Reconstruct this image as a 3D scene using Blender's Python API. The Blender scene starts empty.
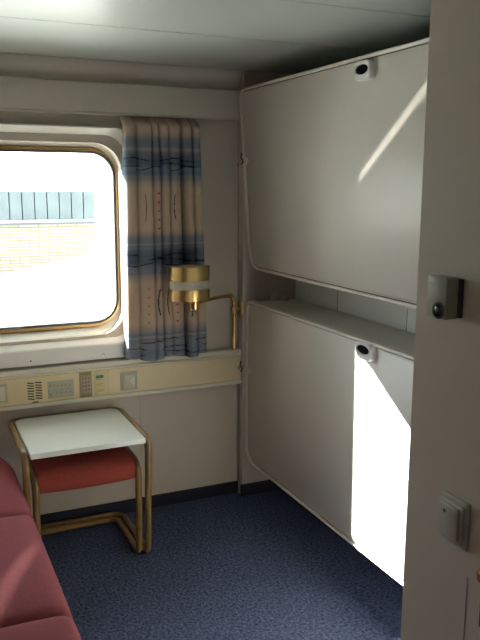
import bpy, bmesh, math, random
from mathutils import Vector, Matrix
random.seed(4)
S = bpy.context.scene
COL = S.collection
R = math.radians

# ------------------------------------------------------------------ materials
def mat(name, col, rough=.6, metal=0., var=0., vscale=8., bump=0., bscale=200., spec=.5, coat=0.):
    m = bpy.data.materials.new(name); m.use_nodes = True
    nt = m.node_tree; b = nt.nodes['Principled BSDF']
    b.inputs['Roughness'].default_value = rough; b.inputs['Metallic'].default_value = metal
    b.inputs['Specular IOR Level'].default_value = spec; b.inputs['Coat Weight'].default_value = coat
    tc = nt.nodes.new('ShaderNodeTexCoord')
    n = nt.nodes.new('ShaderNodeTexNoise'); n.inputs['Scale'].default_value = vscale; n.inputs['Detail'].default_value = 4
    nt.links.new(tc.outputs['Object'], n.inputs['Vector'])
    r = nt.nodes.new('ShaderNodeValToRGB')
    r.color_ramp.elements[0].position = .3; r.color_ramp.elements[1].position = .7
    r.color_ramp.elements[0].color = [c*(1-var) for c in col]+[1]
    r.color_ramp.elements[1].color = [min(1, c*(1+var)) for c in col]+[1]
    nt.links.new(n.outputs['Fac'], r.inputs['Fac']); nt.links.new(r.outputs['Color'], b.inputs['Base Color'])
    if bump:
        n2 = nt.nodes.new('ShaderNodeTexNoise'); n2.inputs['Scale'].default_value = bscale; n2.inputs['Detail'].default_value = 2
        nt.links.new(tc.outputs['Object'], n2.inputs['Vector'])
        bp = nt.nodes.new('ShaderNodeBump'); bp.inputs['Strength'].default_value = bump; bp.inputs['Distance'].default_value = .002
        nt.links.new(n2.outputs['Fac'], bp.inputs['Height']); nt.links.new(bp.outputs['Normal'], b.inputs['Normal'])
    return m

M_wall = mat('wall_laminate', (.52, .47, .40), .55, var=.02, vscale=300)
M_ceil = mat('ceiling_metal', (.40, .435, .40), .33, var=.02, vscale=3)
M_trim = mat('cream_trim', (.66, .63, .52), .4, var=.02)
M_white = mat('white_liner', (.86, .86, .81), .4, var=.02)
M_pelmet = mat('pelmet_paint', (.54, .51, .45), .5, var=.02)
M_bunk = mat('bunk_laminate', (.62, .59, .53), .42, var=.03, vscale=350)
M_rim = mat('bunk_rim_plastic', (.70, .63, .55), .3, var=.02)
M_gold = mat('gold_anodised', (.50, .34, .16), .38, 1., var=.05)
M_brass = mat('polished_brass', (.82, .60, .26), .22, 1., var=.03)
M_rubber = mat('dark_rubber', (.02, .02, .02), .6, var=.1)
M_yellow = mat('console_yellow', (.68, .58, .36), .45, var=.03)
M_beige = mat('beige_plastic', (.50, .46, .36), .4, var=.02)
M_grey = mat('grey_plastic', (.42, .41, .34), .4, var=.02)
M_pink = mat('keypad_membrane', (.40, .30, .25), .5, var=.03)
M_olive = mat('keypad_backing', (.34, .29, .13), .5, var=.03)
M_dark = mat('dark_print', (.03, .03, .03), .5, var=.05)
M_teal = mat('teal_print', (.05, .16, .18), .5, var=.1)
M_redp = mat('red_cord', (.55, .05, .03), .5, var=.05)
M_wood = mat('lacquered_beech', (.22, .135, .045), .28, var=.15, vscale=30, coat=.3)
M_top = mat('table_laminate', (.74, .79, .76), .16, var=.01)
M_redseat = mat('red_wool', (.30, .048, .034), .95, var=.15, vscale=150, bump=.4, bscale=600)
M_sofa = mat('crimson_wool', (.21, .038, .047), .95, var=.18, vscale=220, bump=.5, bscale=500)
M_shade = mat('opal_acrylic', (.46, .43, .35), .35, var=.01)
M_steel = mat('brushed_steel', (.45, .43, .40), .3, 1., var=.05)
M_kick = mat('navy_kickboard', (.007, .011, .026), .8, var=.1)
M_gap = mat('grey_blue_panel', (.78, .83, .82), .45, var=.02)
M_boxgrey = mat('call_box_grey', (.36, .36, .27), .45, var=.03)
M_latchw = mat('latch_white', (.80, .80, .78), .3, var=.01)

def carpet_mat():
    m = bpy.data.materials.new('blue_carpet'); m.use_nodes = True
    nt = m.node_tree; b = nt.nodes['Principled BSDF']; b.inputs['Roughness'].default_value = 1
    b.inputs['Specular IOR Level'].default_value = .1
    tc = nt.nodes.new('ShaderNodeTexCoord')
    n = nt.nodes.new('ShaderNodeTexVoronoi'); n.inputs['Scale'].default_value = 130
    nt.links.new(tc.outputs['Object'], n.inputs['Vector'])
    n3 = nt.nodes.new('ShaderNodeTexNoise'); n3.inputs['Scale'].default_value = 90; n3.inputs['Detail'].default_value = 3
    nt.links.new(tc.outputs['Object'], n3.inputs['Vector'])
    r = nt.nodes.new('ShaderNodeValToRGB')
    r.color_ramp.elements[0].position = .32; r.color_ramp.elements[1].position = .68
    r.color_ramp.elements[0].color = (.030, .042, .085, 1); r.color_ramp.elements[1].color = (.12, .152, .265, 1)
    nt.links.new(n3.outputs['Fac'], r.inputs['Fac']); nt.links.new(r.outputs['Color'], b.inputs['Base Color'])
    bp = nt.nodes.new('ShaderNodeBump'); bp.inputs['Strength'].default_value = .9; bp.inputs['Distance'].default_value = .004
    nt.links.new(n.outputs['Distance'], bp.inputs['Height']); nt.links.new(bp.outputs['Normal'], b.inputs['Normal'])
    return m
M_carpet = carpet_mat()

def glass_mat():
    m = bpy.data.materials.new('window_glass'); m.use_nodes = True
    nt = m.node_tree; nt.nodes.clear()
    o = nt.nodes.new('ShaderNodeOutputMaterial'); mx = nt.nodes.new('ShaderNodeMixShader')
    t = nt.nodes.new('ShaderNodeBsdfTransparent'); g = nt.nodes.new('ShaderNodeBsdfGlossy'); g.inputs['Roughness'].default_value = .02
    t.inputs['Color'].default_value = (.97, .99, .98, 1)
    fr = nt.nodes.new('ShaderNodeFresnel'); fr.inputs['IOR'].default_value = 1.3
    nt.links.new(fr.outputs[0], mx.inputs[0]); nt.links.new(t.outputs[0], mx.inputs[1]); nt.links.new(g.outputs[0], mx.inputs[2])
    nt.links.new(mx.outputs[0], o.inputs['Surface'])
    return m
M_glass = glass_mat()

def brick_mat():
    m = bpy.data.materials.new('pale_yellow_brick'); m.use_nodes = True
    nt = m.node_tree; b = nt.nodes['Principled BSDF']; b.inputs['Roughness'].default_value = .9
    tc = nt.nodes.new('ShaderNodeTexCoord'); mp = nt.nodes.new('ShaderNodeMapping'); mp.inputs['Rotation'].default_value = (R(90), 0, 0)
    br = nt.nodes.new('ShaderNodeTexBrick'); br.inputs['Scale'].default_value = 1
    br.inputs['Brick Width'].default_value = .5; br.inputs['Row Height'].default_value = .085; br.inputs['Mortar Size'].default_value = .012
    br.inputs['Color1'].default_value = (.21, .195, .145, 1); br.inputs['Color2'].default_value = (.26, .25, .20, 1); br.inputs['Mortar'].default_value = (.14, .10, .05, 1)
    nt.links.new(tc.outputs['Object'], mp.inputs['Vector']); nt.links.new(mp.outputs[0], br.inputs['Vector'])
    nt.links.new(br.outputs['Color'], b.inputs['Base Color'])
    return m

def vcol_mat(name, attr, rough):
    m = bpy.data.materials.new(name); m.use_nodes = True
    nt = m.node_tree; b = nt.nodes['Principled BSDF']; b.inputs['Roughness'].default_value = rough
    b.inputs['Specular IOR Level'].default_value = .15
    a = nt.nodes.new('ShaderNodeVertexColor'); a.layer_name = attr
    nt.links.new(a.outputs['Color'], b.inputs['Base Color'])
    return m

# ------------------------------------------------------------------ mesh helpers
def link(name, bm, m, parent=None, smooth=True, sharp=35):
    bmesh.ops.remove_doubles(bm, verts=bm.verts, dist=1e-6)
    bmesh.ops.recalc_face_normals(bm, faces=bm.faces)
    me = bpy.data.meshes.new(name); bm.to_mesh(me); bm.free()
    o = bpy.data.objects.new(name, me); COL.objects.link(o)
    for mm in (m if isinstance(m, (list, tuple)) else [m]): me.materials.append(mm)
    if smooth:
        for p in me.polygons: p.use_smooth = True
        me.set_sharp_from_angle(angle=R(sharp))
    if parent: o.parent = parent; o.matrix_parent_inverse = Matrix.Identity(4)
    return o

def box(bm, x0, x1, y0, y1, z0, z1, bev=0., seg=2):
    t = bmesh.new()
    bmesh.ops.create_cube(t, size=1)
    for v in t.verts:
        v.co = Vector((x0+(v.co.x+.5)*(x1-x0), y0+(v.co.y+.5)*(y1-y0), z0+(v.co.z+.5)*(z1-z0)))
    if bev: bmesh.ops.bevel(t, geom=t.edges[:], offset=bev, segments=seg, profile=.5, affect='EDGES')
    me = bpy.data.meshes.new('t'); t.to_mesh(me); t.free(); bm.from_mesh(me); bpy.data.meshes.remove(me)
    return bm

def rrect(a0, a1, b0, b1, r, n=8):
    """rounded rectangle loop (a,b) ccw; r scalar or (bl, br, tr, tl)"""
    rs = r if isinstance(r, (list, tuple)) else (r,)*4
    out = []
    for (ca, cb, st, rr) in ((a0, b0, 180, rs[0]), (a1, b0, 270, rs[1]), (a1, b1, 0, rs[2]), (a0, b1, 90, rs[3])):
        rr = max(rr, 1e-4)
        cx = ca+rr if ca == a0 else ca-rr; cy = cb+rr if cb == b0 else cb-rr
        for k in range(n+1):
            t = R(st+90*k/n); out.append((cx+rr*math.cos(t), cy+rr*math.sin(t)))
    return out

def loft(bm, loops, cap0=False, cap1=False, closed=False):
    vs = [[bm.verts.new(p) for p in l] for l in loops]
    n = len(vs[0])
    rng = range(len(vs)) if closed else range(len(vs)-1)
    for i in rng:
        a, b = vs[i], vs[(i+1) % len(vs)]
        for k in range(n):
            bm.faces.new((a[k], a[(k+1) % n], b[(k+1) % n], b[k]))
    if cap0: bm.faces.new(vs[0][::-1])
    if cap1: bm.faces.new(vs[-1])
    return bm

def round_path(pts, radii, closed=False, n=7):
    out = []; N = len(pts)
    for i, p in enumerate(pts):
        p = Vector(p); r = radii[i] if isinstance(radii, (list, tuple)) else radii
        if (not closed and i in (0, N-1)) or r == 0: out.append(p); continue
        a = Vector(pts[i-1]); b = Vector(pts[(i+1) % N])
        u = (a-p).normalized(); v = (b-p).normalized()
        ang = u.angle(v); d = r/math.tan(ang/2)
        d = min(d, (a-p).length*.49, (b-p).length*.49); r = d*math.tan(ang/2)
        c = p+(u+v).normalized()*(r/math.sin(ang/2))
        s = p+u*d-c; e = p+v*d-c
        for k in range(n+1):
            t = k/n; w = s.normalized().slerp(e.normalized(), t)*s.length
            out.append(c+w)
    return out

def tube(bm, pts, r, closed=False, seg=12, flat=1.):
    pts = [Vector(p) for p in pts]; N = len(pts)
    T = []
    for i in range(N):
        a = pts[i-1] if (i > 0 or closed) else pts[i]; b = pts[(i+1) % N] if (i < N-1 or closed) else pts[i]
        T.append((b-a).normalized())
    up = Vector((0, 0, 1)) if abs(T[0].z) < .9 else Vector((1, 0, 0))
    nrm = T[0].cross(up).normalized(); loops = []
    for i in range(N):
        nrm = (nrm-T[i]*nrm.dot(T[i])).normalized(); bi = T[i].cross(nrm)
        loops.append([pts[i]+nrm*r*math.cos(2*math.pi*k/seg)+bi*r*flat*math.sin(2*math.pi*k/seg) for k in range(seg)])
    loft(bm, loops, not closed, not closed, closed)
    return bm

def lathe(bm, prof, c, axis='Z', seg=24, sx=1., sy=1.):
    """prof list of (r,h)"""
    loops = []
    for r, h in prof:
        l = []
        for k in range(seg):
            t = 2*math.pi*k/seg; a, b = r*math.cos(t)*sx, r*math.sin(t)*sy
            p = {'Z': (a, b, h), 'Y': (a, h, b), 'X': (h, a, b)}[axis]
            l.append(Vector(c)+Vector(p))
        loops.append(l)
    return loft(bm, loops, True, True)

def empty(name, loc=(0, 0, 0), label=None, cat=None, group=None, kind=None):
    o = bpy.data.objects.new(name, None); COL.objects.link(o); o.empty_display_size = .1
    o.location = loc; tag(o, label, cat, group, kind); return o
def tag(o, label=None, cat=None, group=None, kind=None):
    for k, v in (('label', label), ('category', cat), ('group', group), ('kind', kind)):
        if v: o[k] = v
    return o
def child(name, bm, m, par, label=None, **kw):
    """mesh given in world coordinates, parented to an un-rotated empty"""
    base = par
    off = Vector((0, 0, 0))
    while base: off += base.location; base = base.parent
    bmesh.ops.translate(bm, verts=bm.verts, vec=-off)
    o = link(name, bm, m, par, **kw)
    if label: o['label'] = label
    return o
def struct(name, bm, m, **kw):
    o = link(name, bm, m, **kw); o['kind'] = 'structure'; return o
B = bmesh.new

# ------------------------------------------------------------------ room constants
YW = 3.247          # window wall plane
XL = -.36           # left wall
XB = 1.748          # wall behind the berths
XJ = 1.462          # jamb plane
YJ = 3.192          # front of the jamb
XN = .95; YN = 1.229  # partition at right
ZC = 2.05
YF = -.75
WX0, WX1, WZ0, WZ1 = -.16, .884, .918, 1.684    # glass opening
GY = 3.33

# floor
struct('floor', box(B(), XL-.1, XB+.1, YF-.1, 3.5, -.06, 0), M_carpet, smooth=False)
# ceiling: wide metal planks running along X with a shallow groove between
bm = B()
edges = [YF-.1, .24, .80, 1.36, 1.935, 2.49, 3.165]
for i in range(len(edges)-1):
    box(bm, XL-.1, XB+.1, edges[i]+.0012, edges[i+1]-.0012, ZC, ZC+.04, .0025, 2)
box(bm, XL-.1, XB+.1, YF-.1, 3.5, ZC+.03, ZC+.08)
struct('ceiling', bm, M_ceil, smooth=False)

# window wall with rounded hole
def ring_wall(bm, y0, y1, x0, x1, z0, z1, hx0, hx1, hz0, hz1, hr, n=8):
    hole = rrect(hx0, hx1, hz0, hz1, hr, n); out = rrect(x0, x1, z0, z1, .0002, n)
    L = [[(a, y0, b) for a, b in out], [(a, y0, b) for a, b in hole], [(a, y1, b) for a, b in hole], [(a, y1, b) for a, b in out]]
    return loft(bm, L, closed=True)
bm = ring_wall(B(), YW, YW+.16, XL-.1, XB+.1, -.06, ZC+.08, WX0-.03, WX1+.012, WZ0-.045, WZ1+.035, .12)
struct('wall_back', bm, M_wall, smooth=False)
# laminate panel joints below the console + jamb column at the berth end
bm = B()
box(bm, XJ, XB+.1, YJ, YW+.02, -.02, ZC+.02)
struct('wall_column', bm, M_wall, smooth=False)
bm = B()
box(bm, .9565, .9580, YW-.0008, YW+.001, .062, .58)
box(bm, 1.459, 1.4612, YW-.03, YW+.001, .062, .575)
struct('trim_1', bm, mat('joint_line', (.30, .26, .21), .6, var=.05), smooth=False)
# jamb bead
struct('trim_2', tube(B(), [(XJ-.001, YW-.004, .72), (XJ-.001, YW-.004, 1.86)], .0035, seg=8), mat('bead', (.40, .34, .27), .5, var=.03))
# kickboard (carpet upstand)
struct('baseboard_back', box(B(), XL, XJ, YW-.010, YW+.003, 0, .060, .002), M_kick)
struct('baseboard_column', box(B(), XJ-.008, XB, YJ-.010, YJ+.003, 0, .060, .002), M_kick)
# left wall, front wall
struct('wall_left', box(B(), XL-.1, XL, YF-.1, YW+.1, -.06, ZC+.08), M_wall, smooth=False)
struct('wall_front', box(B(), XL-.1, XN+.3, YF-.1, YF, -.06, ZC+.08), M_wall, smooth=False)
# berth-side wall panels: grooves
bm = B()
box(bm, XB, XB+.1, YN-.3, YW+.1, -.06, ZC+.08)
struct('wall_right', bm, M_gap, smooth=False)
bm = B()
for y in (2.797, 2.293, 1.79): box(bm, XB-.0012, XB+.002, y-.0014, y+.0014, 0, ZC)
struct('trim_3', bm, mat('joint_grey', (.22, .21, .19), .6, var=.05), smooth=False)
# partition (near right), slightly rounded corner
bm = B(); box(bm, XN, XB+.02, YF-.1, YN, -.06, ZC+.08)
bmesh.ops.bevel(bm, geom=[e for e in bm.edges if all(abs(v.co.x-XN) < 1e-5 and abs(v.co.y-YN) < 1e-5 for v in e.verts)], offset=.012, segments=4, affect='EDGES')
struct('wall_partition', bm, M_wall)

# door at the extreme right edge of the frame
bm = B(); box(bm, XN-.006, XN+.03, .12, .978, 0.01, 1.98, .003)
door = struct('door_1', bm, M_wall)
bm = B(); box(bm, XN-.010, XN-.0055, .9495, .974, .725, .80, .002); child('lock_plate', bm, M_dark, door)
bm = B(); lathe(bm, [(.002, 0), (.016, -.001), (.018, -.004), (.010, -.007), (.008, -.012), (.003, -.013)], (XN-.006, .969, .828), 'X'); child('door_knob', bm, M_brass, door, 'round brass knob')
struct('trim_4', box(B(), XN-.0008, XN+.002, 1.0195, 1.021, 0, .80), bpy.data.materials['joint_grey'], smooth=False)

# pelmet and cove
bm = B()
prof = [(YJ+.008, 1.964), (YJ+.006, 1.959), (YJ+.006, 1.846), (YJ+.002, 1.840), (YJ+.002, 1.835), (YJ+.008, 1.833), (YJ+.016, 1.836), (YJ+.016, 1.954), (YW, 1.954), (YW, 1.967), (YJ+.012, 1.967)]
loft(bm, [[(XL, y, z) for y, z in prof], [(XJ, y, z) for y, z in prof]], True, True)
pel = link('curtain_pelmet', bm, M_pelmet, sharp=25); pel['kind'] = 'structure'; pel.name = 'trim_5'
bm = B()
arc = [(YW-.004-(1-math.cos(R(a)))*.078, 1.967+math.sin(R(a))*.082) for a in range(0, 91, 10)]
prof = arc+[(YW+.01, ZC+.002), (YW+.01, 1.963)]
loft(bm, [[(XL, y, z) for y, z in prof], [(XJ, y, z) for y, z in prof]], True, True)
struct('trim_6', bm, M_pelmet)

# ------------------------------------------------------------------ window
win = empty('window_1', ((WX0+WX1)/2, GY, (WZ0+WZ1)/2), kind='structure')
def L(x0, x1, z0, z1, r, y): return [(a, y, b) for a, b in rrect(x0, x1, z0, z1, r, 8)]
bm = B()
loft(bm, [L(WX0-.022, WX1+.010, WZ0-.018, WZ1+.016, .13, GY+.004),
          L(WX0-.024, WX1+.012, WZ0-.024, WZ1+.024, .13, GY-.006),
          L(WX0-.053, WX1+.040, .842, 1.774, [.04, .04, .08, .08], 3.212),
          L(WX0-.057, WX1+.044, .834, 1.780, [.03, .03, .06, .06], 3.205),
          L(WX0-.058, WX1+.046, .827, 1.783, [.03, .03, .06, .06], 3.206),
          L(WX0-.060, WX1+.048, .768, 1.787, .05, 3.214),
          L(WX0-.060, WX1+.048, .760, 1.787, .05, YW+.004)])
child('window_surround', bm, M_white, win, sharp=50)
bm = B()   # screw in the front lip
lathe(bm, [(.001, 0), (.0035, .0), (.0035, .004)], (.463, 3.2065, .790), 'Y', 12); child('screw', bm, M_dark, win)
bm = B(); tube(bm, round_path([(.772, 3.2075, .789), (.784, 3.2075, .796), (.787, 3.2075, .786)], [0, .003, 0]), .0012, seg=6); child('chip', bm, M_gold, win)
bm = B()
loft(bm, [L(WX0, WX1, WZ0, WZ1, .105, GY+.012), L(WX0, WX1, WZ0, WZ1, .105, GY-.008), L(WX0-.004, WX1+.004, WZ0-.004, WZ1+.004, .11, GY-.014),
          L(WX0-.018, WX1+.009, WZ0-.017, WZ1+.015, .122, GY-.014), L(WX0-.023, WX1+.0115, WZ0-.023, WZ1+.021, .128, GY-.006), L(WX0-.023, WX1+.0115, WZ0-.023, WZ1+.021, .128, GY+.012)], closed=True)
child('window_frame', bm, M_gold, win, 'gold anodised window frame', sharp=50)
bm = B()
loft(bm, [L(WX0+.006, WX1-.006, WZ0+.006, WZ1-.006, .10, GY+.022), L(WX0+.006, WX1-.006, WZ0+.006, WZ1-.006, .10, GY-.008), L(WX0-.002, WX1+.002, WZ0-.002, WZ1+.002, .108, GY-.0165), L(WX0-.002, WX1+.002, WZ0-.002, WZ1+.002, .108, GY+.022)], closed=True)
child('gasket', bm, M_rubber, win)
bm = B(); loft(bm, [L(WX0, WX1, WZ0, WZ1, .105, GY+.012), L(WX0, WX1, WZ0, WZ1, .105, GY+.018)], True, True)
child('window_pane', bm, M_glass, win, smooth=False)

# ------------------------------------------------------------------ console (service duct under the window)
YC = 3.2
con = empty('service_console', (.55, YC, .58), 'long pale yellow service panel with cream edges running along the wall below the window', 'wall console')
child('face_panel', box(B(), XL+.002, XJ-.004, YC, YW, .603, .722), M_yellow, con, smooth=False)
bm = B(); box(bm, XL+.002, XJ-.003, YC-.006, YW, .7225, .7340, .004, 3); box(bm, XL+.002, XJ-.003, YC-.001, YW, .733, .756, .004, 3)
child('top_rail', bm, M_trim, con, 'cream top edge of the console')
bm = B(); box(bm, XL+.002, XJ-.003, YC-.006, YW, .584, .6025, .004, 3); child('bottom_rail', bm, M_trim, con, 'cream bottom edge of the console')
bm = B(); box(bm, XL+.002, XJ-.004, YC-.0012, YC+.001, .7208, .7228)
child('shadow_gap', bm, M_olive, con, smooth=False)
bm = B(); box(bm, XL+.002, XJ-.004, YC-.0012, YC+.001, .6022, .6042)
child('shadow_gap', bm, M_olive, con, smooth=False)
child('panel_joint', box(B(), .7958, .7972, YC-.0006, YC+.001, .603, .722), M_olive, con, 'thin joint between two face panels', smooth=False)
def plate(x0, x1, z0, z1, t, m, name, par=con, lab=None, bev=.0015, y=YC):
    return child(name, box(B(), x0, x1, y-t, y+.0005, z0, z1, bev, 2), m, par, lab)
sk = plate(.272, .357, .622, .704, .007, M_beige, 'socket', lab='pale square socket cut by the left edge'); sk2 = plate(.282, .347, .632, .694, .010, M_trim, 'rocker', sk)
# loudspeaker grille slots
gr = None
bm = B()
for cx in (.4555, .4895):
    for k in range(7):
        z = .6955-k*.0118
        v = [(cx-.014, YC-.001, z+.0035), (cx+.014, YC-.001, z-.001), (cx+.014, YC-.001, z-.0062), (cx-.014, YC-.001, z-.0017)]
        w = [(a, b+.0015, c) for a, b, c in v]
        loft(bm, [v, w], True, True)
box(bm, .461, .486, YC-.001, YC+.0005, .6055, .6105)
child('speaker_grille', bm, M_dark, con, 'black slanted speaker slots', smooth=False)
rp = plate(.528, .641, .617, .692, .004, M_grey, 'radio_panel', lab='grey rectangular control panel with small print')
bm = B(); y = YC-.0045
for i in range(5):
    box(bm, .553+i*.0165, .559+i*.0165, y, y+.001, .668, .676)
    box(bm, .553+i*.0165, .560+i*.0165, y, y+.001, .6785, .6800)
for i in range(4): box(bm, .563+i*.019, .573+i*.019, y, y+.001, .638, .6425)
for i in range(3): box(bm, .552+i*.026, .570+i*.026, y, y+.001, .6525, .6545)
for zc in (.674, .634): lathe(bm, [(.0055, -.0008), (.0055, .001)], (.540, y+.0005, zc), 'Y', 12)
child('print', bm, M_olive, rp, smooth=False)
kp = plate(.667, .723, .6032, .7215, .0015, M_olive, 'keypad', lab='olive strip with pink keypad')
km = plate(.672, .718, .625, .700, .0035, M_pink, 'membrane', kp)
y = YC-.004
for i in range(3):
    for j in range(4):
        bm = B(); lathe(bm, [(.0028, 0), (.0028, .001)], (.682+i*.0135, y, .691-j*.0175), 'Y', 10); child('keypad_button', bm, M_dark, kp)
for j in range(2):
    bm = B()
    for i in range(5): box(bm, .675+i*.009, .679+i*.009, YC-.002, YC, .609+j*.1, .613+j*.1)
    child('keypad_print', bm, M_dark, kp, smooth=False)
st = plate(.733, .787, .606, .716, .001, mat('sticker_cream', (.64, .55, .31), .5, var=.01), 'instruction_sticker', lab='cream sticker with a teal box and lines of print')
bm = B(); box(bm, .742, .776, YC-.0016, YC, .685, .699); child('sticker_heading', bm, M_teal, con, smooth=False)
bm = B(); y = YC-.0016
for x0, x1, z in ((.744, .772, .678), (.756, .763, .666), (.745, .775, .657), (.749, .769, .651), (.757, .763, .641), (.744, .777, .630), (.748, .771, .624)):
    box(bm, x0, x1, y, y+.001, z, z+.0022)
child('sticker_print', bm, M_olive, con, smooth=False)
sw = plate(.853, .932, .614, .703, .005, M_grey, 'light_switch', lab='square switch with a pale rocker', bev=.003)
sr = plate(.866, .920, .628, .690, .009, M_beige, 'rocker', sw, bev=.003)
bm = B(); v = [(.918, YC-.0092, .634), (.918, YC-.0092, .684), (.896, YC-.0092, .659)]; loft(bm, [v, [(a, b+.003, c) for a, b, c in v]], True, True)
child('rocker_highlight', bm, M_trim, sw, smooth=False)

# ------------------------------------------------------------------ curtain
def curtain():
    NU, NZ = 420, 360
    z0, z1 = .764, 1.885
    x0t, x1t, x0b, x1b = .886, 1.224, .877, 1.246
    nf = 7.
    import math as mm
    def lerp(a, b, t): return a+(b-a)*t
    def sm(a, b, x):
        t = max(0, min(1, (x-a)/(b-a))); return t*t*(3-2*t)
    beige = (.47, .365, .275); blue = (.115, .165, .235); deep = (.04, .065, .11); red = (.38, .07, .06); ink = (.018, .025, .05)
    rnd = random.Random(7)
    nz = [[rnd.random() for _ in range(40)] for _ in range(60)]
    def band_noise(z):
        t = (z*90) % 59; i = int(t); return lerp(nz[i][0], nz[(i+1) % 60][0], t-i)
    verts = []; cols = []
    def phase(s_): return s_*nf+.22*mm.sin(s_*nf*1.7+.5)+.10*mm.sin(s_*nf*3.9+2)
    def front(u_):     # nearest fold crest to a cloth coordinate
        c_ = [q/800 for q in range(801) if abs((phase(q/800) % 1)-.75) < .02]
        return min(c_, key=lambda q: abs(q*.78-u_))*.78
    curves = [(front(a_), b_, c_) for a_, b_, c_ in ((.14, 1.385, 1.50), (.525, 1.39, 1.50), (.30, .965, 1.085), (.40, .965, 1.085), (.66, .98, 1.08))]
    dots = [(front(a_), b_) for a_, b_ in ((.335, 1.505), (.225, 1.085), (.49, 1.085))]
    for j in range(NZ+1):
        t = j/NZ; z = lerp(z1, z0, t)
        for i in range(NU+1):
            s = i/NU
            k = s*nf
            warp = .22*mm.sin(k*1.7+.5)+.10*mm.sin(k*3.9+2)
            a = 2*mm.pi*(k+warp)
            amp = lerp(.016, .034, sm(.02, .3, t))*(.84+.16*mm.sin(k*2.3+1.)); sn = mm.sin(a); sn = mm.copysign(abs(sn)**.8, sn)
            fr = (a/(2*mm.pi)) % 1; dp = (1., .45, .9, .35, 1., .6, .95, .5)[int(a/(2*mm.pi)) % 8]
            y = 3.158+.062*sm(1.785, 1.85, z)+amp*max(-1.2, (.38*mm.sin(a)-.55+(1.75+(1.2 if dp > .85 and s > .22 else 0)*(1-sm(1.6, 1.78, z)))*dp*mm.exp(-((fr-.25)/.08)**2)))
            x = lerp(lerp(x0t, x1t, s), lerp(x0b, x1b, s), sm(0, 1, t))+.0075*mm.cos(a)*lerp(.6, 1.2, t)
            if z > 1.80:   # heading tape pinch pleats
                q = sm(1.80, 1.86, z); y = lerp(y, 3.223+.012*mm.sin(a*1.0), q)
            zz = z + (1-t)*0 + (.010*mm.sin(k*1.9+.6) if t > .98 else 0)*(t-.98)/.02
            verts.append((x, y, zz))
            # -------- printed pattern in cloth coordinates (u = metres along the cloth)
            u = s*.78
            c = beige
            def bandf(a0, a1, e0, e1):
                return sm(a0-e0, a0+e0, z)*(1-sm(a1-e1, a1+e1, z))
            m = max(bandf(1.555, 1.75, .035, .03), bandf(1.14, 1.325, .035, .025), .95*bandf(.60, .905, .03, .03))
            st = .75+.25*band_noise(z)
            hl = .35 if (1.685 < z < 1.70 or 1.278 < z < 1.290 or .862 < z < .872) else 0
            c = tuple(lerp(c[q], blue[q], m*st*(1-hl)) for q in range(3))
            dk = .75*max(bandf(1.62, 1.675, .02, .02), bandf(1.195, 1.255, .02, .02), 0)
            c = tuple(lerp(c[q], deep[q], dk*(.45+.4*mm.sin(u*11+1)**2)) for q in range(3))
            for zb, ka, pa in ((1.648, 15, .3), (1.612, 19, 2.), (1.628, 9, 4.2), (1.232, 14, 1.), (1.196, 17, 3.), (1.212, 8, 5.), (.848, 13, 2.), (.812, 16, .5), (.79, 10, 4)):
                zl = zb+.008*mm.sin(u*ka+pa)
                on = mm.sin(u*ka*.9+pa*2.1) > -.55
                if on and abs(z-zl) < .0022: c = ink
            for (uc, za, zb) in curves:
                if za < z < zb:
                    ul = uc+.007*mm.sin((z-za)/(zb-za)*mm.pi)*(1 if uc < .3 else -1)
                    if abs(u-ul) < .0024: c = ink
            for uc, zs in dots:
                for q in range(6):
                    zq = zs-q*.038
                    if (u-uc)**2*.5+(z-zq)**2 < .0044**2 and (zq > 1.34 or zs < 1.2 and zq > .93): c = red
            cols.append(c)
    faces = []
    W = NU+1
    for j in range(NZ):
        for i in range(NU):
            faces.append((j*W+i, j*W+i+1, (j+1)*W+i+1, (j+1)*W+i))
    me = bpy.data.meshes.new('curtain_cloth'); me.from_pydata(verts, [], faces); me.update()
    ca = me.color_attributes.new('print', 'FLOAT_COLOR', 'POINT')
    flat = []
    for c in cols: flat += [c[0], c[1], c[2], 1.]
    ca.data.foreach_set('color', flat)
    for p in me.polygons: p.use_smooth = True
    me.materials.append(vcol_mat('printed_curtain', 'print', .9))
    o = bpy.data.objects.new('curtain', me); COL.objects.link(o)
    md = o.modifiers.new('t', 'SOLIDIFY'); md.thickness = .0012
    return o
cur = tag(curtain(), 'pleated beige curtain with blue watercolour bands hanging right of the window', 'curtain')
for i in range(8):
    x = .895+i*.046
    bm = B(); tube(bm, round_path([(x, 3.224, 1.868), (x, 3.214, 1.872), (x, 3.212, 1.9), (x, 3.222, 1.905), (x, 3.224, 1.954)], .004, n=3), .0016, seg=6)
    o = link('curtain_hook', bm, M_latchw, cur)

# ------------------------------------------------------------------ brass wall lamp
lamp = empty('wall_lamp', (1.46, 3.215, .945), 'brass swing-arm wall lamp in front of the curtain, banded drum shade', 'lamp')
bm = B(); lathe(bm, [(.012, -.014), (.040, -.010), (.044, -.004), (.044, 0)], (XJ, 3.212, .950), 'X', 28, sx=.72)
child('wall_plate', bm, M_gold, lamp)
bm = B(); lathe(bm, [(.010, -.05), (.011, -.048), (.011, -.012)], (XJ, 3.215, .952), 'X', 16); lathe(bm, [(.012, -.018), (.013, -.014), (.013, .014), (.012, .018)], (1.425, 3.213, .952), 'Z', 16)
child('pivot', bm, M_gold, lamp)
path = round_path([(1.425, 3.213, .752), (1.425, 3.213, 1.022), (1.30, 3.128, 1.030), (1.19, 3.052, 1.030)], [0, .045, .02, 0], n=8)
bm = B(); tube(bm, path, .009, seg=14); child('arm', bm, M_brass, lamp)
LC = (1.139, 3.055)
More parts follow.
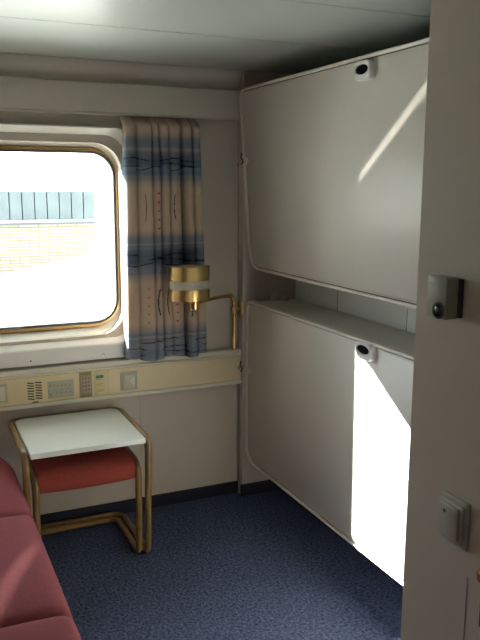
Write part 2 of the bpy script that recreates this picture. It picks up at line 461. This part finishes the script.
def drum(bm, r, z0, z1, t, tiltf=.0):
    def lp(rr, z): return [Vector((LC[0]+rr*1.0*math.cos(2*math.pi*k/48), LC[1]+rr*.72*math.sin(2*math.pi*k/48), z)) for k in range(48)]
    loft(bm, [lp(r, z0), lp(r, z1), lp(r-t, z1), lp(r-t, z0)], closed=True)
bm = B(); drum(bm, .094, 1.128, 1.190, .002); child('upper_band', bm, M_brass, lamp, 'polished brass upper ring', sharp=50)
bm = B(); drum(bm, .094, 1.040, 1.091, .002); child('lower_band', bm, M_brass, lamp, 'polished brass lower ring', sharp=50)
bm = B(); drum(bm, .090, 1.043, 1.187, .003); child('diffuser', bm, M_shade, lamp, 'milky white diffuser', sharp=50)
bm = B()
for a in (0, 60, 120): 
    ca, sa = math.cos(R(a)), math.sin(R(a))*.72
    tube(bm, [(LC[0]-ca*.088, LC[1]-sa*.088, 1.047), (LC[0]+ca*.088, LC[1]+sa*.088, 1.047)], .003, seg=6)
lathe(bm, [(.012, 1.02), (.02, 1.026), (.02, 1.06)], (LC[0]+.02, LC[1]-.01, 0), 'Z', 16)
child('shade_carrier', bm, M_brass, lamp)
bm = B(); lathe(bm, [(.022, .995), (.024, .998), (.024, 1.035), (.02, 1.04)], (1.152, 3.035, 0), 'Z', 20); child('lamp_socket', bm, M_brass, lamp)
bm = B(); lathe(bm, [(.0035, .972), (.0045, .976), (.0025, .984), (.0025, .998)], (1.14, 3.022, 0), 'Z', 10); child('switch_pin', bm, M_dark, lamp)
bm = B(); lathe(bm, [(.004, 1.05), (.022, 1.075), (.026, 1.11), (.018, 1.14), (.003, 1.15)], (LC[0], LC[1], 0), 'Z', 20); child('bulb', bm, M_shade, lamp)

# ------------------------------------------------------------------ folding berths
M_hole = mat('matt_black', (.012, .012, .012), .95, var=.1, spec=.1)
M_groove = mat('groove_shadow_gap', (.16, .13, .10), .7, var=.05)
def berth(name, z0, z1, tilt, xbot, depth, rr, label, ylatch, y1=3.158):
    e = empty(name, (xbot, (1.24+y1)/2, z0), label, 'folding bunk', 'folding bunks on the right wall')
    y0 = 1.24
    cy = e.location.y
    def LL(d, x): return [(x, a, b) for a, b in rrect(y0-cy+d, y1-cy-d, d, z1-z0-d, [max(r-d*.8, .004) for r in rr], 8)]
    bm = B(); loft(bm, [LL(.024, .020), LL(.0165, .005), LL(.019, .002)][::1], False, True)
    p = link('door_panel', bm, M_bunk, e, sharp=50)
    bm = B(); loft(bm, [LL(.010, .008), LL(.024, .008)]); link('groove', bm, M_groove, e)
    bm = B()
    ring = []
    for k in range(12):
        t = 2*math.pi*k/12
        ring.append(LL(.0065-.0065*math.cos(t), .003+.0075*math.sin(t)))
    loft(bm, ring, closed=True)
    loft(bm, [LL(.0, .004), LL(0, .03), LL(.006, .034)])
    link('rim', bm, M_rim, e, sharp=50)
    bm = B(); loft(bm, [LL(.004, .02), LL(.004, depth-.02), LL(.03, depth)], True, True)
    link('berth_shell', bm, M_bunk, e, sharp=50)
    # latch
    ly, lz = ylatch[0]-cy, ylatch[1]-z0
    hw, hh = .047, .032
    def Q(d, x, sh=0): return [(x, a, b) for a, b in rrect(ly-hw+d, ly+hw-d, lz-hh+d, lz+hh-d, max(.018-d, .004), 6)]
    def OV(s, x): 
        n = 28; s = s*1.05
        return [(x, ly+.006+.038*s*math.cos(2*math.pi*k/n+math.pi*1.25), lz+.004+.0155*s*math.sin(2*math.pi*k/n+math.pi*1.25)) for k in range(n)]
    bm = B(); loft(bm, [Q(0, .006), Q(0, -.014), Q(.004, -.019), OV(1.12, -.019), OV(1, -.0165), OV(.95, .002)], True, True)
    lt = link('latch', bm, M_latchw, e, sharp=40); lt['label'] = 'white rounded latch plate'
    bm = B(); loft(bm, [OV(.96, -.013), OV(.94, -.012), OV(.5, -.0105)], True, True)
    link('latch_hole_shade', bm, M_hole, lt)  # black disc standing in for the shade inside the latch recess
    e.rotation_euler = (0, -tilt, 0)
    return e
# corner order bl, br, tr, tl in (y,z): far side is +y
up_b = berth('upper_bunk', 1.150, 1.973, R(4.2), 1.496, .19, (.05, .085, .05, .05), 'closed upper fold-away bunk, its white panel tilted out, with a streak of light', (2.165, 1.922), 3.187)
lo_b = berth('lower_bunk', .190, 1.000, 0, 1.478, .269, (.05, .085, .035, .05), 'closed lower fold-away bunk, partly in bright sunlight', (2.158, .964), 3.185)
# bowed safety rail under the upper berth
bm = B(); tube(bm, round_path([(.034, .3, .004), (.034, .0, -.006), (.034, -.35, -.013), (.034, -.7, .004)], .5, n=6), .006, seg=10)
link('safety_rail', bm, M_bunk, up_b)
# small fittings on top of the lower berth at the column
for (x, y) in ((.13, .93), (.17, .90)):
    bm = B(); box(bm, x-.018, x+.018, y-.012, y+.012, .80, .838, .004); box(bm, x-.006, x+.006, y-.02, y+.012, .812, .828, .003)
    link('strap_bracket', bm, M_beige, lo_b)

def stay(name, z, x, label, red=False):
    e = empty(name, (XJ+.001, YJ-.006, z), label, 'bunk catch', 'bunk catches on the column')
    bm = B(); lathe(bm, [(.009, .004), (.009, -.004), (.006, -.006), (.005, -.018), (.008, -.02), (.008, -.026), (.003, -.028)], (0, -.002, 0), 'X', 14)
    link('catch_stud', bm, M_steel, e)
    bm = B(); pts = round_path([(-.012, 0, .034), (-.02, -.006, .012), (-.008, -.01, -.006), (-.018, -.006, -.022), (-.01, 0, -.014)], .006, n=4); tube(bm, pts, .0028, seg=6)
    link('wire_clip', bm, M_rubber, e)
    bm = B(); lathe(bm, [(.015, -.003), (.018, 0), (.015, .004)], (x-XJ-.001, -.046, -.006), 'X', 18)
    link('rubber_buffer', bm, M_rim, e)
    if red:
        bm = B(); tube(bm, round_path([(-.024, 0, -.014), (-.032, 0, -.016), (-.031, 0, -.030)], .004, n=3), .0025, seg=6); link('red_tag', bm, M_redp, e)
    return e
stay('bunk_catch', 1.655, 1.452, 'small metal catch with a red tag beside the upper bunk', True)
stay('bunk_catch', .668, 1.473, 'small metal catch between the yellow console end and the lower bunk')

# ------------------------------------------------------------------ table and nested stool
def loop_frame(x0, x1, yf, yb, zt, zb, rtop, rbot, rback, r, lean=0.):
    P = [(x0, yb, zt), (x0, yf, zt), (x0, yf+lean, zb), (x0, yb-.01, zb), (x1, yb-.01, zb), (x1, yf+lean, zb), (x1, yf, zt), (x1, yb, zt)]
    rr = [rback, rtop, rbot, rback, rback, rbot, rtop, rback]
    return tube(B(), round_path(P, rr, True, 9), r, True, 14)
tb = empty('side_table', (.597, 3.0, 0), 'low table with a white laminate top and bent wooden tube legs below the window', 'table')
child('frame', loop_frame(.362, .848, 2.768, 3.222, .524, .014, .055, .035, .055, .014, .035), M_wood, tb, 'bent brown wooden tube frame')
bm = B()
loft(bm, [[(a, b, z) for a, b in rrect(.378-d, .833+d, 2.752-d, 3.210+d, [.006, .006, .045, .045], 8)] for d, z in ((-.002, .514), (0, .516), (0, .534), (-.002, .536))], True, True)
child('tabletop', bm, M_top, tb, 'white laminate tabletop')
stl = empty('stool', (.61, 3.0, 0), 'low stool with a red fabric seat nested under the white table', 'stool')
child('frame', loop_frame(.398, .812, 2.795, 3.175, .418, .014, .06, .035, .05, .014, .015), M_wood, stl, 'bent brown wooden tube frame')
# slung upholstered seat
def seatpad():
    bm = B(); prof = []
    x0, x1, y0, y1 = .410, .800, 2.80, 3.16
    loops = []
    sec = [(y1, .425), (y1-.01, .434), (y1-.05, .438), (3.0, .436), (y0+.06, .436), (y0+.02, .428), (y0+.0, .405), (y0-.002, .375), (y0+.004, .352), (y0+.016, .346), (y0+.03, .352), (y0+.035, .37), (y0+.05, .395), (3.0, .404), (y1-.02, .404), (y1, .412)]
    N = 10
    for i in range(N+1):
        t = i/N; x = x0+(x1-x0)*t; sag = 1-(2*t-1)**2
        loops.append([(x, y, z-.006*sag+(.004 if z > .42 else 0)*sag) for y, z in sec])
    return loft(bm, loops, True, True)
child('seat', seatpad(), M_redseat, stl, 'red woven fabric seat', sharp=60)

# ------------------------------------------------------------------ sofa
sofa = empty('sofa', (0, 2.1, 0), 'dark red upholstered bench sofa along the left wall in the foreground', 'sofa')
def cushion(x0, x1, y0, y1, z0, z1, r, puff=.02, endround=None, nx=30, ny=34):
    bm = B()
    bmesh.ops.create_cube(bm, size=2)
    bmesh.ops.subdivide_edges(bm, edges=bm.edges[:], cuts=23, use_grid_fill=True)
    cx, cy, cz = (x0+x1)/2, (y0+y1)/2, (z0+z1)/2; hx, hy, hz = (x1-x0)/2, (y1-y0)/2, (z1-z0)/2
    for v in bm.verts:
        p = Vector((v.co.x*hx, v.co.y*hy, v.co.z*hz))
        q = Vector([max(-h+r, min(h-r, c)) for c, h in zip(p, (hx, hy, hz))])
        d = p-q
        if d.length > 1e-9: p = q+d.normalized()*r
        u, w = v.co.x, v.co.y
        if p.z > 0: p.z += puff*(1-u**4)*(1-w*w*w*w)
        if endround and w > .2: # far end sweeps back toward the wall
            t = (w-.2)/.8; p.x -= endround*(t**3)*(max(0, u+1)/2)
        v.co = p+Vector((cx, cy, cz))
    return bm
child('base', box(B(), XL+.01, .27, .62, 3.12, .0, .26, .01), M_sofa, sofa)
for k, (a, b) in enumerate(((2.508, 3.17), (1.842, 2.512), (1.18, 1.846), (.62, 1.184))):
    child('seat_cushion', cushion(XL+.12, .347, a-.012, b+.012, .24, .415, .038, .022, .06 if k == 0 else None), M_sofa, sofa, sharp=80)
for k, (a, b) in enumerate(((1.9, 3.15), (.62, 1.9))):
    child('back_cushion', cushion(XL+.005, XL+.14, a, b, .38, .72, .05, .0), M_sofa, sofa, sharp=80)

# ------------------------------------------------------------------ call box & switch on the partition
cb = empty('call_button_box', (XN, 1.112, 1.338), 'small grey box with a round black button on the right wall', 'call box')
child('back_plate', box(B(), XN-.008, XN, 1.078, 1.134, 1.301, 1.375, .001), M_dark, cb)  # dark plate standing in for the shadow gap between box and wall
child('housing', box(B(), XN-.036, XN-.006, 1.085, 1.1395, 1.2985, 1.3775, .002, 2), M_boxgrey, cb)
bm = B(); lathe(bm, [(.0135, -.0362), (.0165, -.039), (.0160, -.0405), (.0135, -.041), (.0125, -.036)], (XN, 1.1015, 1.3150), 'X', 28); child('button_ring', bm, M_dark, cb)
bm = B(); lathe(bm, [(.011, -.036), (.0115, -.039), (.009, -.0415), (.004, -.0425)], (XN, 1.1015, 1.3150), 'X', 24); child('button', bm, mat('black_gloss', (.015, .015, .015), .15, var=.1), cb, 'glossy black round button')
bm = B(); box(bm, XN-.0365, XN-.0355, 1.122, 1.134, 1.3655, 1.3675); box(bm, XN-.0365, XN-.0355, 1.126, 1.134, 1.361, 1.3625); child('marking', bm, M_grey, cb, smooth=False)
ls = empty('wall_switch', (XN, 1.061, .9), 'square beige light switch low on the right wall', 'light switch')
child('back_plate', box(B(), XN-.008, XN, 1.022, 1.097, .853, .950, .003, 3), M_grey, ls)
child('cover_plate', box(B(), XN-.013, XN-.006, 1.031, 1.094, .860, .940, .003, 3), M_grey, ls)
child('rocker', box(B(), XN-.019, XN-.012, 1.038, 1.092, .867, .934, .003, 3), M_grey, ls)
bm = B(); box(bm, XN-.0196, XN-.0185, 1.073, 1.078, .915, .922); child('indicator_window', bm, M_dark, ls, smooth=False)

# ------------------------------------------------------------------ added fill lamp behind the camera, modelled as a ceiling fitting
cl = empty('fill_ceiling_light', (.3, .35, ZC), 'added fill light out of view, shaped as a round ceiling fitting', 'ceiling light')
bm = B(); lathe(bm, [(.15, ZC-.03), (.16, ZC-.025), (.16, ZC)], (.3, .35, 0), 'Z', 32); child('housing', bm, M_white, cl)
bm = B(); lathe(bm, [(.10, ZC-.06), (.14, ZC-.045), (.15, ZC-.03)], (.3, .35, 0), 'Z', 32)
dm = mat('fill_light_diffuser', (.9, .9, .85), .5)
dm.node_tree.nodes['Principled BSDF'].inputs['Emission Color'].default_value = (1, .86, .68, 1)
dm.node_tree.nodes['Principled BSDF'].inputs['Emission Strength'].default_value = 1.0
child('diffuser', bm, dm, cl)

# ------------------------------------------------------------------ outdoors
M_conc = mat('pale_concrete', (.72, .72, .69), .9, var=.04, vscale=.5)
GZ = -1.9
bm = B(); box(bm, -60, 60, 3.9, 120, GZ-.2, GZ)
gq = link('quay_ground', bm, M_conc, smooth=False); gq['kind'] = 'structure'
wh = empty('quay_building', (-3, 20, GZ), 'low pale brick building with blue-grey metal cladding seen outside through the window', 'building')
XR = 4.76
child('brick_wall', box(B(), -14, XR, 20, 23, GZ, .53), brick_mat(), wh, smooth=False)
M_clad = mat('teal_cladding', (.066, .084, .086), .6, var=.2, vscale=1.5)
bm = B()
x = -14.
while x < XR-.05:
    box(bm, x+.006, min(x+.30, XR), 19.93, 23.0, .59, 1.33, .004); x += .318
child('metal_cladding', bm, M_clad, wh, smooth=False)
child('sill_strip', box(B(), -14, XR, 19.88, 23, .47, .53), mat('grey_flashing', (.06, .07, .075), .6, var=.05), wh, smooth=False)
child('flashing', box(B(), -14, XR, 19.86, 23, .53, .585), M_conc, wh, smooth=False)
# sloping concrete ramp in front of the building
bm = B()
v0 = [(-5, 17, GZ), (14, 17, GZ), (14, 17, 1.74), (-5, 17, -1.8)]
loft(bm, [v0, [(a, b+.5, c) for a, b, c in v0]], True, True)
rp_ = link('ramp_parapet', bm, M_conc, smooth=False)
tag(rp_, 'sloping white concrete ramp wall in front of the brick building outside', 'ramp')

# ------------------------------------------------------------------ light
w = bpy.data.worlds.new('sky'); S.world = w; w.use_nodes = True
bg = w.node_tree.nodes['Background']; bg.inputs[0].default_value = (.86, .94, 1, 1); bg.inputs[1].default_value = 7.
SUN = Vector((.648, -1, -.638)).normalized()
sd = bpy.data.lights.new('sun', 'SUN'); sd.energy = 60; sd.angle = R(.55); sd.color = (1, .96, .88)
so = bpy.data.objects.new('sun', sd); COL.objects.link(so); so.rotation_euler = (-SUN).to_track_quat('Z', 'Y').to_euler()
# sky portal in the window opening
pd = bpy.data.lights.new('window_portal', 'AREA'); pd.shape = 'RECTANGLE'; pd.size = 1.05; pd.size_y = .78; pd.cycles.is_portal = True
po = bpy.data.objects.new('window_portal', pd); COL.objects.link(po); po.location = ((WX0+WX1)/2, GY+.03, (WZ0+WZ1)/2)
po.rotation_euler = Vector((0, 1, 0)).to_track_quat('Z', 'Y').to_euler()
# added spot lamps outside the window, standing in for streaks of reflected sun
def streak_spot(target, via, dist, width_dir, ang_l, ratio, power, col=(1, .95, .86)):
    t = Vector(target); d = (Vector(via)-t).normalized(); p = t+d*dist
    l = bpy.data.lights.new('added_streak_spot', 'SPOT'); l.energy = power; l.spot_size = R(ang_l); l.spot_blend = 1.; l.shadow_soft_size = .01; l.color = col
    o = bpy.data.objects.new('added_streak_spot', l); COL.objects.link(o)
    z = d; xx = Vector(width_dir); xx = (xx-z*xx.dot(z)).normalized(); yy = z.cross(xx)
    m = Matrix((xx, yy, z)).transposed().to_4x4(); m = Matrix.Translation(p) @ m @ Matrix.Diagonal((1, ratio, 1, 1))
    o.matrix_world = m
    return o
streak_spot((1.452, 1.88, 1.815), (.60, 3.33, 1.25), 6., (0, -.385, .262), 8., .038, 2600)
streak_spot((.20, 2.02, .44), (.28, 3.33, 1.35), 6., (.12, .26, 0), 4.6, .12, 1500)

# ------------------------------------------------------------------ camera
Mx = Matrix(((.91096519, -.41246595, .00377578), (.07157229, .16707503, .98334294), (.40622632, .89552095, -.18172067)))
cd = bpy.data.cameras.new('camera'); co = bpy.data.objects.new('camera', cd); COL.objects.link(co)
rot = Matrix((Mx[0], Mx[1], -Mx[2])).transposed()
co.matrix_world = Matrix.Translation((0, 0, 1.55)) @ rot.to_4x4()
cd.sensor_fit = 'VERTICAL'; cd.sensor_height = 36; cd.lens = 740/640*36; cd.clip_start = .05; cd.clip_end = 500
S.camera = co
vs = S.view_settings; vs.view_transform = 'Standard'; vs.look = 'None'; vs.gamma = 1; vs.exposure = .3; vs.use_curve_mapping = False
